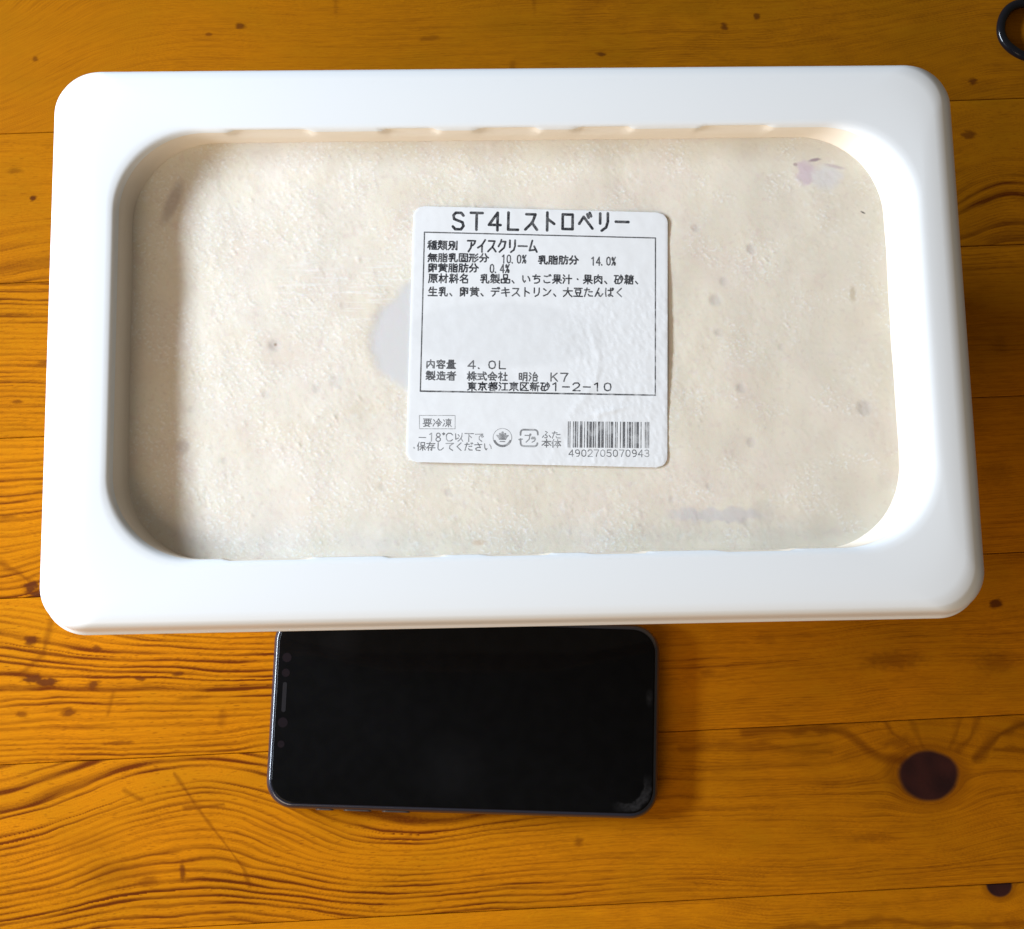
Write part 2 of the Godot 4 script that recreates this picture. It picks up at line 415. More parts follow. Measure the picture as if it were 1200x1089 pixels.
func ice_height(x: float, z: float) -> float:
	var h := 0.5 * n_slow.get_noise_2d(x, z)
	var rp := rough_patch(x, z)
	var c := n_crumb.get_noise_2d(x, z)
	h += rp * 0.05 * c
	h += rp * 0.42 * maxf(0.0, n_crumb.get_noise_2d(x + 500.0, z) - 0.38)
	h += (0.01 + 0.02 * rp) * n_grit.get_noise_2d(x, z)
	h += 0.07 * flecks(x, z)
	var sc := n_scrape.get_noise_2d(x * 0.02, z * 0.45)
	h += 0.045 * sc * sstep(-0.1, 0.4, n_slow.get_noise_2d(x - 200.0, z * 2.0))
	for p in PITS:
		var dx: float = x - p[0]
		var dz: float = z - p[1]
		var q: float = (dx * dx + dz * dz) / (p[2] * p[2])
		if q < 4.0: h -= 0.16 * p[3] * exp(-q * q * 1.1)
	var hl := hollow(x, z)
	h = lerpf(h, 0.0 - 0.1 * n_slow.get_noise_2d(x * 0.6, z), hl)
	return h


func ice_color(x: float, z: float) -> Color:
	var base := Color(0.85, 0.78, 0.655)
	var tn := n_tint.get_noise_2d(x, z)
	var c := base.lerp(Color(0.81, 0.70, 0.625), clampf(tn * 1.2, 0.0, 0.4))
	c = c.lerp(Color(0.815, 0.735, 0.615), clampf(-tn * 1.4, 0.0, 0.5))
	# smeared, denser patch on the right
	c = c.lerp(Color(0.80, 0.74, 0.63), 0.6 * sstep(0.1, 0.5, 0.35 * n_tint.get_noise_2d(x + 700.0, z) + 0.5 * exp(-pow((x - 95.0) / 34.0, 2)) - 0.05))
	var frost := n_crumb.get_noise_2d(x + 900.0, z + 40.0)
	c = c.lerp(Color(0.89, 0.87, 0.84), 0.5 * sstep(0.2, 0.6, frost) * rough_patch(x, z))
	c = c.lerp(Color(0.875, 0.83, 0.755), 0.4 * sstep(-0.3, 0.6, n_slow.get_noise_2d(x * 1.7 + 120.0, z * 3.0 - 60.0) + 0.9 * sstep(40.0, -60.0, x) - 0.5))
	c = c.lerp(Color(0.93, 0.915, 0.89), 0.72 * flecks(x, z))
	var pore := n_fleck.get_noise_2d(x * 0.7 + 900.0, z * 0.7)
	c = c.lerp(Color(0.62, 0.53, 0.47), 0.22 * sstep(0.42, 0.62, pore))
	c = c.lerp(Color(0.76, 0.64, 0.58), 0.3 * sstep(0.3, 0.55, n_crumb.get_noise_2d(x * 0.6 - 400.0, z * 0.6)))
	for p in PITS:
		var q: float = ((x - p[0]) * (x - p[0]) + (z - p[1]) * (z - p[1])) / (p[2] * p[2])
		if q < 3.0: c = c.lerp(Color(0.56, 0.51, 0.48), clampf(0.62 * p[3], 0.0, 0.8) * (1.0 - sstep(0.2, 2.4, q)))
	var w := 1.6 * n_warp.get_noise_2d(x * 1.5, z * 1.5)
	# lilac fruit stain with dark shreds, near the far right corner
	c = c.lerp(Color(0.66, 0.53, 0.60), 0.75 * (1.0 - sstep(0.5, 1.2, sqrt(pow((x - 94.6 + w) / 3.2, 2) + pow((z + 53.2 + w) / 5.0, 2)))))
	c = c.lerp(Color(0.74, 0.72, 0.73), 0.7 * (1.0 - sstep(0.5, 1.2, sqrt(pow((x - 101.0 + w) / 5.4, 2) + pow((z + 52.0) / 4.6, 2)))))
	c = c.lerp(Color(0.30, 0.19, 0.26), 0.75 * (1.0 - sstep(0.3, 1.1, sqrt(pow((x - 97.6) / 2.6, 2) + pow((z + 57.6 + 0.1 * (x - 97.0) + w * 0.3) / 0.7, 2)))))
	c = c.lerp(Color(0.42, 0.30, 0.32), 0.7 * (1.0 - sstep(0.3, 1.1, sqrt(pow((x - 91.3) / 0.9, 2) + pow((z + 56.2) / 0.8, 2)))))
	c = c.lerp(Color(0.52, 0.40, 0.45), 0.5 * (1.0 - sstep(0.3, 1.2, sqrt(pow((x - 104.0) / 4.0, 2) + pow((z + 55.4 - 0.25 * (x - 104.0)) / 0.7, 2)))))
	c = c.lerp(Color(0.30, 0.20, 0.13), 0.7 * (1.0 - sstep(0.3, 1.0, sqrt(pow((x + 72.8) / 0.7, 2) + pow((z - 0.1) / 0.7, 2)))))
	# tiny dark fleck, brownish dent, bruises at the left wall, grey smear near the front edge
	c = c.lerp(Color(0.06, 0.04, 0.03), 0.95 * (1.0 - sstep(0.4, 1.0, sqrt(pow((x - 112.0) / 1.0, 2) + pow((z + 40.1 - 0.5 * (x - 112.0)) / 0.34, 2)))))
	c = c.lerp(Color(0.56, 0.46, 0.32), 0.6 * (1.0 - sstep(0.3, 1.2, sqrt(pow((x - 107.2) / 1.2, 2) + pow((z + 13.6) / 3.0, 2)))))
	c = c.lerp(Color(0.50, 0.42, 0.38), 0.65 * (1.0 - sstep(0.4, 1.2, sqrt(pow((x - 0.0 + 105.0 + 0.35 * (z + 46.0)) / 2.6, 2) + pow((z + 46.0) / 8.0, 2)))))
	c = c.lerp(Color(0.55, 0.47, 0.42), 0.55 * (1.0 - sstep(0.4, 1.2, sqrt(pow((x + 100.6) / 2.4, 2) + pow((z - 31.6) / 2.8, 2)))))
	c = c.lerp(Color(0.68, 0.64, 0.63), 0.7 * (1.0 - sstep(0.6, 1.15, sqrt(pow((x - 61.0) / 16.0, 2) + pow((z - 55.2 + w) / 2.4, 2)))))
	c = c.lerp(Color(0.66, 0.42, 0.24), 0.4 * (1.0 - sstep(0.4, 1.2, sqrt(pow((x + 11.0) / 2.6, 2) + pow((z - 62.5) / 1.0, 2)))))
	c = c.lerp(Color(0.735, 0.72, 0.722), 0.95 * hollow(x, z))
	return c


func make_ice_cream() -> void:
	var W := 1120
	var H := 658
	var rows := []; rows.resize(H)
	var job := WorkerThreadPool.add_group_task(func(j: int) -> void:
		var row := PackedByteArray(); row.resize(W * 3)
		for i in W:
			var c := ice_color((float(i) / W - 0.5) * 252.0, (float(j) / H - 0.5) * 148.0)
			row[i * 3] = int(clampf(pow(c.r, 0.4545) * 255.0, 0, 255)); row[i * 3 + 1] = int(clampf(pow(c.g, 0.4545) * 255.0, 0, 255)); row[i * 3 + 2] = int(clampf(pow(c.b, 0.4545) * 255.0, 0, 255))
		rows[j] = row, H)
	WorkerThreadPool.wait_for_group_task_completion(job)
	var data := PackedByteArray()
	for r in rows: data.append_array(r)
	var m := mat(Color.WHITE, 0.5, 0.35)
	m.subsurf_scatter_enabled = true; m.subsurf_scatter_strength = 0.12
	m.albedo_texture = ImageTexture.create_from_image(Image.create_from_data(W, H, false, Image.FORMAT_RGB8, data))
	# the surface, finely meshed
	var NX := 470
	var NZ := 270
	var hx := 126.0
	var hz := 74.0
	var r := 16.0
	var lines := []; lines.resize(NZ + 1)
	job = WorkerThreadPool.add_group_task(func(j: int) -> void:
		var z := lerpf(-hz, hz, float(j) / NZ)
		var over := maxf(0.0, absf(z) - (hz - r))
		var xr := hx - r + sqrt(maxf(r * r - over * over, 0.0))
		var line := PackedVector3Array()
		for i in NX + 1:
			var x := lerpf(-xr, xr, float(i) / NX)
			line.append(Vector3(x, 111.35 + minf(ice_height(x, z), 0.36), z))
		lines[j] = line, NZ + 1)
	WorkerThreadPool.wait_for_group_task_completion(job)
	var st := begin()
	for j in NZ + 1:
		for i in NX + 1:
			var p: Vector3 = lines[j][i]
			st.set_uv(Vector2(p.x / 252.0 + 0.5, p.z / 148.0 + 0.5))
			st.add_vertex(p * MM)
	for j in NZ:
		for i in NX:
			var a := j * (NX + 1) + i
			for q in [a, a + 1, a + NX + 2, a, a + NX + 2, a + NX + 1]: st.add_index(q)
	st.generate_normals()
	var top := st.commit()
	# the block below it, down to the bottom of the bucket
	var sb := begin()
	loft(sb, [rr(118.5, 66.5, 16, 3.5), rr(123.4, 71.2, 16, 50), rr(127.0, 74.6, 15, 98), rr(126.2, 74.0, 16, 109.8)])
	cap(sb, rr(118.5, 66.5, 16, 3.5), false)
	sb.generate_normals()
	var both := SurfaceTool.new()
	both.append_from(top, 0, Transform3D())
	both.append_from(sb.commit(), 0, Transform3D())
	var o := obj("ice_cream", both.commit(), m, self)
	tag(o, "pale cream coloured ice cream with pinkish tints seen through the lid window", "ice cream")


# ---------------------------------------------------------------- the label

# Strokes on a 100 by 100 field; «@x a b c d» sets another glyph into that box.
const GLYPH := {
	"月": "20 5 20 60 5 98;20 5 85 5 85 98 70 95;20 35 85 35;20 62 85 62",
	"日": "15 5 15 95 85 95 85 5 15 5;15 50 85 50",
	"頁": "5 5 95 5;50 5 40 22;20 22 20 78 80 78 80 22 20 22;20 40 80 40;20 58 80 58;38 78 10 98;62 78 92 98",
	"木": "0 28 100 28;50 0 50 100;48 30 0 80;52 30 100 80",
	"禾": "80 2 15 14;0 32 100 32;50 10 50 100;48 34 0 80;52 34 100 75",
	"米": "0 48 100 48;50 0 50 100;18 8 34 36;84 6 66 36;46 50 2 90;54 50 98 90",
	"重": "80 2 15 10;5 20 95 20;18 32 18 66 82 66 82 32 18 32;18 48 82 48;50 8 50 96;10 80 90 80;0 97 100 97",
	"種": "@禾 0 0 42 100;@重 44 2 100 100",
	"類": "@米 0 0 46 50;0 66 48 66;26 50 24 66 0 98;26 68 46 96;@頁 52 2 100 100",
	"別": "12 6 12 38 52 38 52 6 12 6;5 52 56 52 52 96 40 92;30 40 26 70 0 98;70 12 70 70;94 2 94 97 80 90",
	"無": "25 2 6 26;16 16 94 16;0 38 100 38;6 64 94 64;22 18 22 64;42 18 42 64;62 18 62 64;80 18 80 64;12 76 2 98;36 78 42 96;60 78 68 96;84 76 98 96",
	"旨": "80 6 20 22;15 2 15 30 22 36 90 36 94 26;15 48 15 97 85 97 85 48 15 48;15 72 85 72",
	"脂": "@月 0 2 40 100;@旨 46 0 100 100",
	"方": "50 0 50 18;0 20 100 20;40 20 35 55 5 98;38 46 86 46 80 92 62 95",
	"肪": "@月 0 2 40 100;@方 46 0 100 100",
	"乳": "50 2 8 12;10 18 16 32;30 16 34 32;52 14 44 32;8 40 50 40 30 55;30 55 30 97 16 92;2 66 56 62;68 4 68 88 76 96 94 96 97 76",
	"固": "5 5 5 95 95 95 95 5 5 5;22 30 78 30;50 14 50 52;30 54 30 80 70 80 70 54 30 54",
	"形": "4 10 56 10;0 46 60 46;20 10 18 60 2 96;42 10 42 97;94 4 66 28;96 36 66 60;98 66 60 98",
	"分": "36 2 26 28 0 50;64 2 74 26 100 48;18 50 78 50 74 92 58 96;42 50 36 74 10 98",
	"卵": "44 4 10 12 10 80;10 80 44 64;44 4 44 60 36 82 8 98;24 30 30 44;56 10 92 10 90 68 78 66;56 10 56 97;70 30 76 46",
	"黄": "4 14 96 14;30 0 30 30;70 0 70 30;0 32 100 32;20 44 20 78 80 78 80 44 20 44;20 60 80 60;50 32 50 78;34 80 10 98;66 80 92 98",
	"原": "6 6 98 6;10 6 10 50 0 98;56 8 50 22;30 22 30 56 88 56 88 22 30 22;30 38 88 38;58 56 58 96 46 92;38 68 24 90;78 68 96 90",
	"才": "0 26 100 26;62 0 62 96 44 90;60 28 4 76",
	"材": "@木 0 0 44 100;@才 48 0 100 100",
	"斗": "20 10 36 24;12 36 30 50;0 70 100 58;68 0 68 100",
	"料": "@米 0 0 48 100;@斗 52 0 100 100",
	"名": "44 0 6 40;36 14 84 14 60 46 4 74;24 32 40 44;34 56 34 97 88 97 88 56 34 56",
	"製": "16 0 4 14;8 10 54 10;0 26 58 26;30 0 30 54;8 36 8 52;8 36 52 36 52 52;70 6 70 38;92 0 92 50 82 46;50 52 50 62;0 64 100 64;46 64 0 92;30 78 30 97 52 92;52 66 64 84 98 98;88 70 66 82",
	"品": "28 4 28 42 72 42 72 4 28 4;2 56 2 96 42 96 42 56 2 56;58 56 58 96 98 96 98 56 58 56",
	"果": "18 4 18 46 82 46 82 4 18 4;18 25 82 25;50 4 50 100;0 60 100 60;46 62 2 96;54 62 98 96",
	"水": "20 4 70 20;5 36 60 50;5 96 60 64 75 60",
	"汁": "@水 0 0 30 100;34 42 100 42;68 2 68 100",
	"肉": "8 20 8 98;8 20 92 20 92 96 80 92;50 0 46 30 22 48;50 26 78 44;50 50 44 66 22 84;50 62 78 82",
	"石": "0 8 100 8;45 8 36 40 4 76;28 50 28 95 92 95 92 50 28 50",
	"少": "52 0 52 52;24 18 4 50;76 14 98 42;90 44 60 80 4 98",
	"砂": "@石 0 0 44 100;@少 48 0 100 100",
	"唐": "50 0 50 10;8 12 98 12;12 12 12 56 0 98;26 38 96 38;32 26 86 26 86 50 32 50;58 16 58 66;30 66 30 97 84 97 84 66 30 66",
	"糖": "@米 0 0 42 100;@唐 46 0 100 100",
	"生": "26 4 6 42;18 26 92 26;14 58 88 58;52 0 52 94;0 95 100 95",
	"大": "0 34 100 34;50 0 48 40 30 72 2 98;52 38 70 74 98 98",
	"豆": "6 6 94 6;22 24 22 56 78 56 78 24 22 24;30 64 40 86;72 64 62 86;0 95 100 95",
	"内": "8 22 8 98;8 22 92 22 92 96 78 92;50 0 48 40 22 76;50 42 78 74",
	"容": "50 0 50 12;6 28 6 13 94 13 94 28;34 24 16 42;66 24 86 40;50 36 34 56 2 72;50 38 66 56 98 72;28 68 28 97 74 97 74 68 28 68",
	"量": "24 2 24 28 76 28 76 2 24 2;24 15 76 15;0 38 100 38;20 47 20 74 80 74 80 47 20 47;20 60 80 60;50 47 50 96;10 85 90 85;0 98 100 98",
	"造": "12 8 24 22;4 44 22 44 22 78;22 78 4 96;20 80 44 95 100 95;48 4 38 26;44 16 92 16;66 2 66 38;34 40 98 40;46 52 46 82 88 82 88 52 46 52",
	"者": "12 16 80 16;48 0 48 36;0 38 100 38;92 4 60 40 2 76;30 52 30 98 80 98 80 52 30 52;30 75 80 75",
	"朱": "22 4 8 34;14 22 92 22;0 48 100 48;52 0 52 100;50 50 2 90;54 50 98 90",
	"株": "@木 0 0 40 100;@朱 44 0 100 100",
	"式": "0 26 98 26;62 0 66 46 82 88 96 96 98 78;80 4 92 16;6 50 54 50;30 50 30 82;2 90 58 80",
	"会": "50 0 34 24 0 46;50 0 66 24 100 46;30 40 70 40;6 60 94 60;40 62 22 92 78 86;64 74 86 98",
	"社": "24 0 24 14;4 20 42 20 2 66;26 44 26 100;32 50 44 62;60 36 98 36;78 4 78 92;50 93 100 93",
	"明": "@日 0 10 38 84;@月 44 0 100 100",
	"台": "45 0 15 38 80 32;65 18 92 46;20 56 20 96 82 96 82 56 20 56",
	"治": "@水 0 0 30 100;@台 34 0 100 100",
	"東": "6 12 94 12;18 26 18 62 82 62 82 26 18 26;18 44 82 44;50 0 50 100;46 64 2 94;54 64 98 94",
	"京": "50 0 50 14;2 16 98 16;22 30 22 56 78 56 78 30 22 30;50 56 50 96 38 90;26 66 8 90;74 66 94 88",
	"邑": "10 4 10 100;10 4 90 4 50 40 90 64 70 80 40 74",
	"都": "10 14 56 14;32 0 32 32;0 34 64 34;62 4 36 42 0 62;18 48 18 96 54 96 54 48 18 48;18 70 54 70;@邑 68 2 100 100",
	"江": "@水 0 0 30 100;38 14 96 14;67 14 67 90;32 91 100 91",
	"区": "6 6 96 6;8 6 8 95 98 95;74 18 54 52 22 80;30 30 76 76",
	"新": "26 0 26 10;4 12 50 12;14 18 20 34;40 16 34 34;0 38 54 38;2 56 52 56;27 38 27 98;24 58 4 86;32 60 50 80;90 2 64 12;64 12 64 58 54 96;64 42 100 42;84 42 84 100",
	"要": "4 4 96 4;14 20 14 46 86 46 86 20 14 20;38 4 38 46;62 4 62 46;0 62 100 62;44 48 24 80 78 98;74 64 58 86 8 99",
	"氷": "20 12 70 30;5 92 70 56",
	"令": "50 0 32 28 0 48;50 0 68 28 100 48;34 44 66 44;14 60 80 60 74 78 58 82;44 60 44 100",
	"冷": "@氷 0 0 26 100;@令 28 0 100 100",
	"凍": "@氷 0 0 26 100;@東 28 0 100 100",
	"以": "10 12 14 76 44 60;40 20 54 40;86 4 82 46 64 76 40 97;74 62 96 96",
	"下": "0 8 100 8;46 8 46 100;50 30 78 54",
	"人": "80 0 10 50;50 28 50 100",
	"呆": "18 4 18 38 82 38 82 4 18 4;0 56 100 56;50 38 50 100;46 58 2 92;54 58 98 92",
	"保": "@人 0 0 28 100;@呆 32 0 100 100",
	"存": "0 16 98 16;40 0 26 44 0 72;22 48 22 100;40 36 86 36 62 54;62 54 62 96 48 90;32 66 100 66",
	"本": "0 26 100 26;50 0 50 100;46 28 0 78;54 28 100 78;28 76 72 76",
	"体": "@人 0 0 28 100;@本 32 0 100 100",
	"ア": "8 12 90 12 82 32 62 48;48 28 44 66 18 96", "イ": "86 4 52 44 8 66;54 40 54 98", "ス": "14 12 80 12 58 56 8 94;54 56 92 94", "ク": "40 2 32 26 10 54;36 16 86 16 72 62 22 97",
	"リ": "22 6 22 60;78 4 78 50 66 80 34 98", "ー": "4 50 96 50", "ム": "44 6 14 84 84 76;64 50 94 94", "デ": "16 14 66 14;4 42 92 42;50 42 46 74 22 97;76 2 84 18;92 0 100 14",
	"キ": "8 32 86 24;4 64 94 54;42 2 58 98", "ト": "34 2 34 98;36 36 84 62", "ン": "10 14 38 32;10 92 56 72 92 26", "ロ": "14 12 14 90 86 90 86 12 14 12", "ベ": "2 62 34 24 98 86;60 10 70 28;78 2 88 20",
	"プ": "6 18 84 18 72 62 24 96;80 8 86 0 96 2 98 12 90 18 82 14 80 8", "ラ": "18 8 82 8;6 34 92 34 74 72 24 97",
	"い": "12 16 14 60 30 88 42 72;72 22 88 46 92 70", "ち": "8 20 90 20;44 2 26 54;26 54 60 40 86 52 84 78 60 94 30 96", "ご": "22 16 50 22 74 14;18 66 24 86 54 92 86 84;78 2 84 14;90 0 98 12",
	"た": "4 24 60 20;32 2 6 96;54 44 92 42;48 72 58 90 96 90", "ん": "50 4 6 96;6 96 34 54 48 56 54 88 70 94 96 64", "ぱ": "12 4 8 60 14 94;36 28 90 26;66 4 68 82 50 94 38 82 52 70 92 92;84 4 92 2 98 8 94 16 86 14 84 4",
	"く": "70 4 22 50 72 96", "で": "4 16 90 12;90 12 50 40 48 72 80 96;74 34 82 48;88 28 96 42", "し": "24 4 22 76 38 94 60 92 88 66", "て": "4 14 94 10;94 10 50 40 48 74 84 96",
	"だ": "4 24 56 20;30 2 6 96;52 46 86 44;48 72 58 90 92 90;74 6 80 18;88 2 96 14", "さ": "4 28 92 22;42 2 76 60;76 60 44 58 18 74 28 92 74 96", "ふ": "38 4 58 18;48 34 34 52 58 70 52 92 28 90;18 62 4 88;78 58 97 84",
	"、": "8 72 30 96", "・": "46 46 54 54", ".": "10 90 18 97", "-": "12 52 88 52",
	"S": "86 20 70 6 30 6 14 20 20 40 80 56 88 76 72 94 28 94 12 80", "T": "8 6 92 6;50 6 50 96", "L": "16 4 16 95 86 95", "K": "16 4 16 96;84 4 18 60;40 42 88 96",
	"0": "50 4 20 16 12 50 20 84 50 96 80 84 88 50 80 16 50 4", "1": "20 22 52 4 52 97", "2": "12 24 28 6 70 4 86 24 76 48 12 96 90 96", "3": "14 14 40 4 74 8 82 26 70 44 40 48;40 48 76 52 88 72 74 92 40 97 12 84",
	"4": "70 98 70 4 8 70 92 70", "5": "84 5 22 5 16 46 50 38 82 50 88 72 72 94 36 96 12 84", "7": "10 5 90 5 60 50 46 97", "8": "50 48 22 36 20 16 40 4 62 4 80 16 78 36 50 48 18 62 12 82 34 97 66 97 88 82 82 62 50 48",
	"9": "86 36 70 54 34 54 14 38 18 14 44 3 70 8 86 36 84 66 66 92 34 97", "%": "86 4 14 96;28 6 14 18 20 38 36 38 42 20 28 6;72 60 58 74 64 94 80 94 88 74 72 60",
	"℃": "14 6 4 16 14 26 24 16 14 6;96 26 80 8 54 8 40 26 40 72 54 94 80 94 96 78",
}
const LB := 1280      # pixels across the label's 1000 units
const LBH := 1302
var ink := PackedFloat32Array()


func pen(a: Vector2, b: Vector2, w: float, dark := 1.0) -> void:   # label units
	var k := LB / 1000.0
	a *= k; b *= k; w *= k * 0.5
	for y in range(maxi(0, int(minf(a.y, b.y) - w - 2)), mini(LBH, int(maxf(a.y, b.y) + w + 3))):
		for x in range(maxi(0, int(minf(a.x, b.x) - w - 2)), mini(LB, int(maxf(a.x, b.x) + w + 3))):
			var d := seg_dist(Vector2(x + 0.5, y + 0.5), a, b)
			var v := clampf(w + 0.5 - d, 0.0, 1.0) * dark
			if v > ink[y * LB + x]: ink[y * LB + x] = v


func glyph(ch: String, box: Rect2, w: float, dark := 1.0) -> void:
	if not GLYPH.has(ch): return
	for part in (GLYPH[ch] as String).split(";"):
		if part.begins_with("@"):
			var f := part.substr(1).split(" ")
			var p0 := Vector2(f[1].to_float(), f[2].to_float()) / 100.0
			var p1 := Vector2(f[3].to_float(), f[4].to_float()) / 100.0
			glyph(f[0], Rect2(box.position + p0 * box.size, (p1 - p0) * box.size), w, dark)
			continue
		var v := part.split_floats(" ")
		for i in range(0, v.size() - 3, 2):
			pen(box.position + Vector2(v[i], v[i + 1]) / 100.0 * box.size, box.position + Vector2(v[i + 2], v[i + 3]) / 100.0 * box.size, w, dark)


# A run of text: x and top of its first cell, cell pitch, glyph size, weight, rise per unit; half-width cells for the characters in «narrow»
func run(text: String, x: float, y: float, pitch: float, gw: float, gh: float, w: float, dark := 1.0, slope := 0.0, half := false) -> void:
	for ch in text:
		var step := pitch * (0.5 if half else 1.0)
		var cw := gw * (0.5 if half else 1.0)
		if ch != "　": glyph(ch, Rect2(x, y, cw, gh), w, dark)
		x += step
		y += slope * step


func bar(x0: float, x1: float, y0: float, y1: float, dark: float) -> void:
	var k := LB / 1000.0
	for y in range(int(y0 * k), int(y1 * k)):
		for x in range(int(x0 * k), int(x1 * k) + 1):
			var v := clampf(minf(x + 1.0, x1 * k) - maxf(float(x), x0 * k), 0.0, 1.0) * dark
			ink[y * LB + x] = maxf(ink[y * LB + x], v)


func write_label() -> void:
	ink.resize(LB * LBH)
	run("ST4Lストロベリー", 150, 19, 71.5, 54, 76, 11.0, 1.0, -0.022)
	run("種類別", 61, 139, 40, 35, 36, 5.7)
	run("アイスクリーム", 213, 130, 40, 36, 52, 7.4, 1.0, -0.018)
	run("無脂乳固形分", 63, 191, 40, 35, 34, 5.9, 1.0, -0.02)
	run("10.0%", 349, 189, 40, 36, 35, 5.2, 0.97, -0.02, true)
	run("乳脂肪分", 494, 189, 40, 35, 34, 6.2, 1.0, -0.02)
	run("14.0%", 699, 188, 40, 36, 35, 5.0, 0.97, -0.02, true)
	run("卵黄脂肪分", 64, 232, 40, 35, 34, 5.9, 1.0, -0.02)
	run("0.4%", 304, 228, 40, 36, 36, 5.2, 0.97, -0.02, true)
	run("原材料名　乳製品、いちご果汁・果肉、砂糖、", 68, 274, 40.2, 34, 36, 5.4, 1.0, -0.02)
	run("生乳、卵黄、デキストリン、大豆たんぱく", 68, 327, 40.4, 34, 36, 5.4, 1.0, -0.021)
	run("内容量　4.0L", 68, 617, 39.5, 33, 33, 5.3, 0.93, -0.012)
	run("製造者　株式会社　明治　K7", 69, 662, 39.6, 34, 34, 5.3, 0.93, -0.012)
	run("東京都江東区新砂1-2-10", 229, 701, 40.2, 34, 33, 5.3, 1.0, -0.02)
	var c := [Vector2(46, 106), Vector2(952, 105), Vector2(953, 735), Vector2(48, 741)]
	for i in 4: pen(c[i], c[(i + 1) % 4], 6.2 if i == 2 else 5.0, 0.95)
	# keep-frozen box and the storage line
	run("要冷凍", 62, 848, 38, 33, 31, 3.8, 0.82, -0.012)
	c = [Vector2(47, 836), Vector2(184, 833), Vector2(185, 885), Vector2(49, 888)]
	for i in 4: pen(c[i], c[(i + 1) % 4], 2.6, 0.65)
	run("-", 44, 904, 36, 34, 34, 3.6, 0.8)
	run("18", 84, 902, 52, 46, 34, 3.9, 0.85, 0.0, true)
	run("℃", 136, 900, 44, 42, 35, 3.9, 0.85)
	run("以下で", 184, 900, 39, 33, 34, 3.8, 0.8, -0.012)
	run("保存してください", 42, 940, 36.2, 32, 32, 3.8, 0.85, -0.016)
	pen(Vector2(30, 962), Vector2(31, 963), 7, 0.5)
	mark_cup(Vector2(367, 915), 36)
	mark_wrap(Rect2(434, 879, 70, 70))
	run("ふた", 519, 886, 37, 34, 28, 3.8, 0.8)
	run("本体", 519, 918, 37, 34, 30, 4.2, 0.85)
	# thirteen-digit barcode
	var code := "4902705070943"
	var l_odd := ["0001101", "0011001", "0010011", "0111101", "0100011", "0110001", "0101111", "0111011", "0110111", "0001011"]
	var sets := ["LLLLLL", "LLGLGG", "LLGGLG", "LLGGGL", "LGLLGG", "LGGLLG", "LGGGLL", "LGLGLG", "LGLGGL", "LGGLGL"]
	var bits := "101"
	var first: String = sets[code[0].to_int()]
	for i in 6:
		var l: String = l_odd[code[i + 1].to_int()]
		var r := l.replace("0", "x").replace("1", "0").replace("x", "1")
		bits += l if first[i] == "L" else r.reverse()
	bits += "01010"
	for i in 6: bits += (l_odd[code[i + 7].to_int()] as String).replace("0", "x").replace("1", "0").replace("x", "1")
	bits += "101"
	for i in bits.length():
		if bits[i] == "1": bar(617 + i * 3.29, 617 + (i + 1) * 3.29 + 0.5, 846 - i * 0.05, 948 - i * 0.05, 0.86)
	run(code, 620, 955, 24.2, 22, 28, 3.4, 0.9, -0.02)


func arc(c: Vector2, r: float, from: float, to: float, w: float, dark: float) -> void:
	for i in 24:
		pen(c + Vector2.from_angle(deg_to_rad(lerpf(from, to, i / 24.0))) * r, c + Vector2.from_angle(deg_to_rad(lerpf(from, to, (i + 1) / 24.0))) * r, w, dark)


func mark_cup(c: Vector2, r: float) -> void:   # round mark: a plant above a cup in a ring whose lower part is a broken band
	arc(c, r, 0, 360, 2.6, 0.7)
	for i in 5: arc(c, r - 3.5, 22 + i * 28, 22 + i * 28 + 22, 8.5, 0.78)
	for s in [-1, 1]:
		pen(c + Vector2(0, -4), c + Vector2(s * 10, -14), 9, 0.75)
		pen(c + Vector2(s * 5, -4), c + Vector2(s * 21, -8), 6, 0.75)
		pen(c + Vector2(s * 21, -8), c + Vector2(s * 14, 2), 4, 0.7)
	pen(c + Vector2(0, -20), c + Vector2(0, 2), 9, 0.8)
	pen(c + Vector2(-12, 6), c + Vector2(12, 6), 5, 0.8)
	pen(c + Vector2(-9, 0), c + Vector2(9, 0), 8, 0.75)
	pen(c + Vector2(-9, 15), c + Vector2(9, 15), 4, 0.75)


func mark_wrap(b: Rect2) -> void:   # rounded square of two bent arrows round two letters
	var x := b.position.x
	var y := b.position.y
	var s := b.size.x
	var d := 0.72
	pen(Vector2(x + 14, y + 3), Vector2(x + s - 14, y + 3), 7.5, d)
	arc(Vector2(x + s - 14, y + 15), 12, -90, 0, 7, d)
	pen(Vector2(x + s - 2, y + 15), Vector2(x + s - 2, y + 21), 7, d)
	arc(Vector2(x + 14, y + 15), 12, 180, 270, 7, d)
	pen(Vector2(x + 2, y + 15), Vector2(x + 2, y + 24), 7, d)
	pen(Vector2(x + 2, y + 40), Vector2(x + 3, y + s - 16), 7, d)
	pen(Vector2(x - 4, y + 42), Vector2(x + 9, y + 40), 5, d)
	arc(Vector2(x + 15, y + s - 15), 12, 90, 180, 7, d)
	pen(Vector2(x + 15, y + s - 3), Vector2(x + s - 15, y + s - 3), 7.5, d)
	arc(Vector2(x + s - 15, y + s - 15), 12, 0, 90, 7, d)
	glyph("プ", Rect2(x + 18, y + 19, 24, 34), 4.4, d)
	glyph("ラ", Rect2(x + 42, y + 30, 19, 22), 4.2, d)


var n_label := noise(0.035, 31, 3)
var n_label2 := noise(0.12, 32, 2)

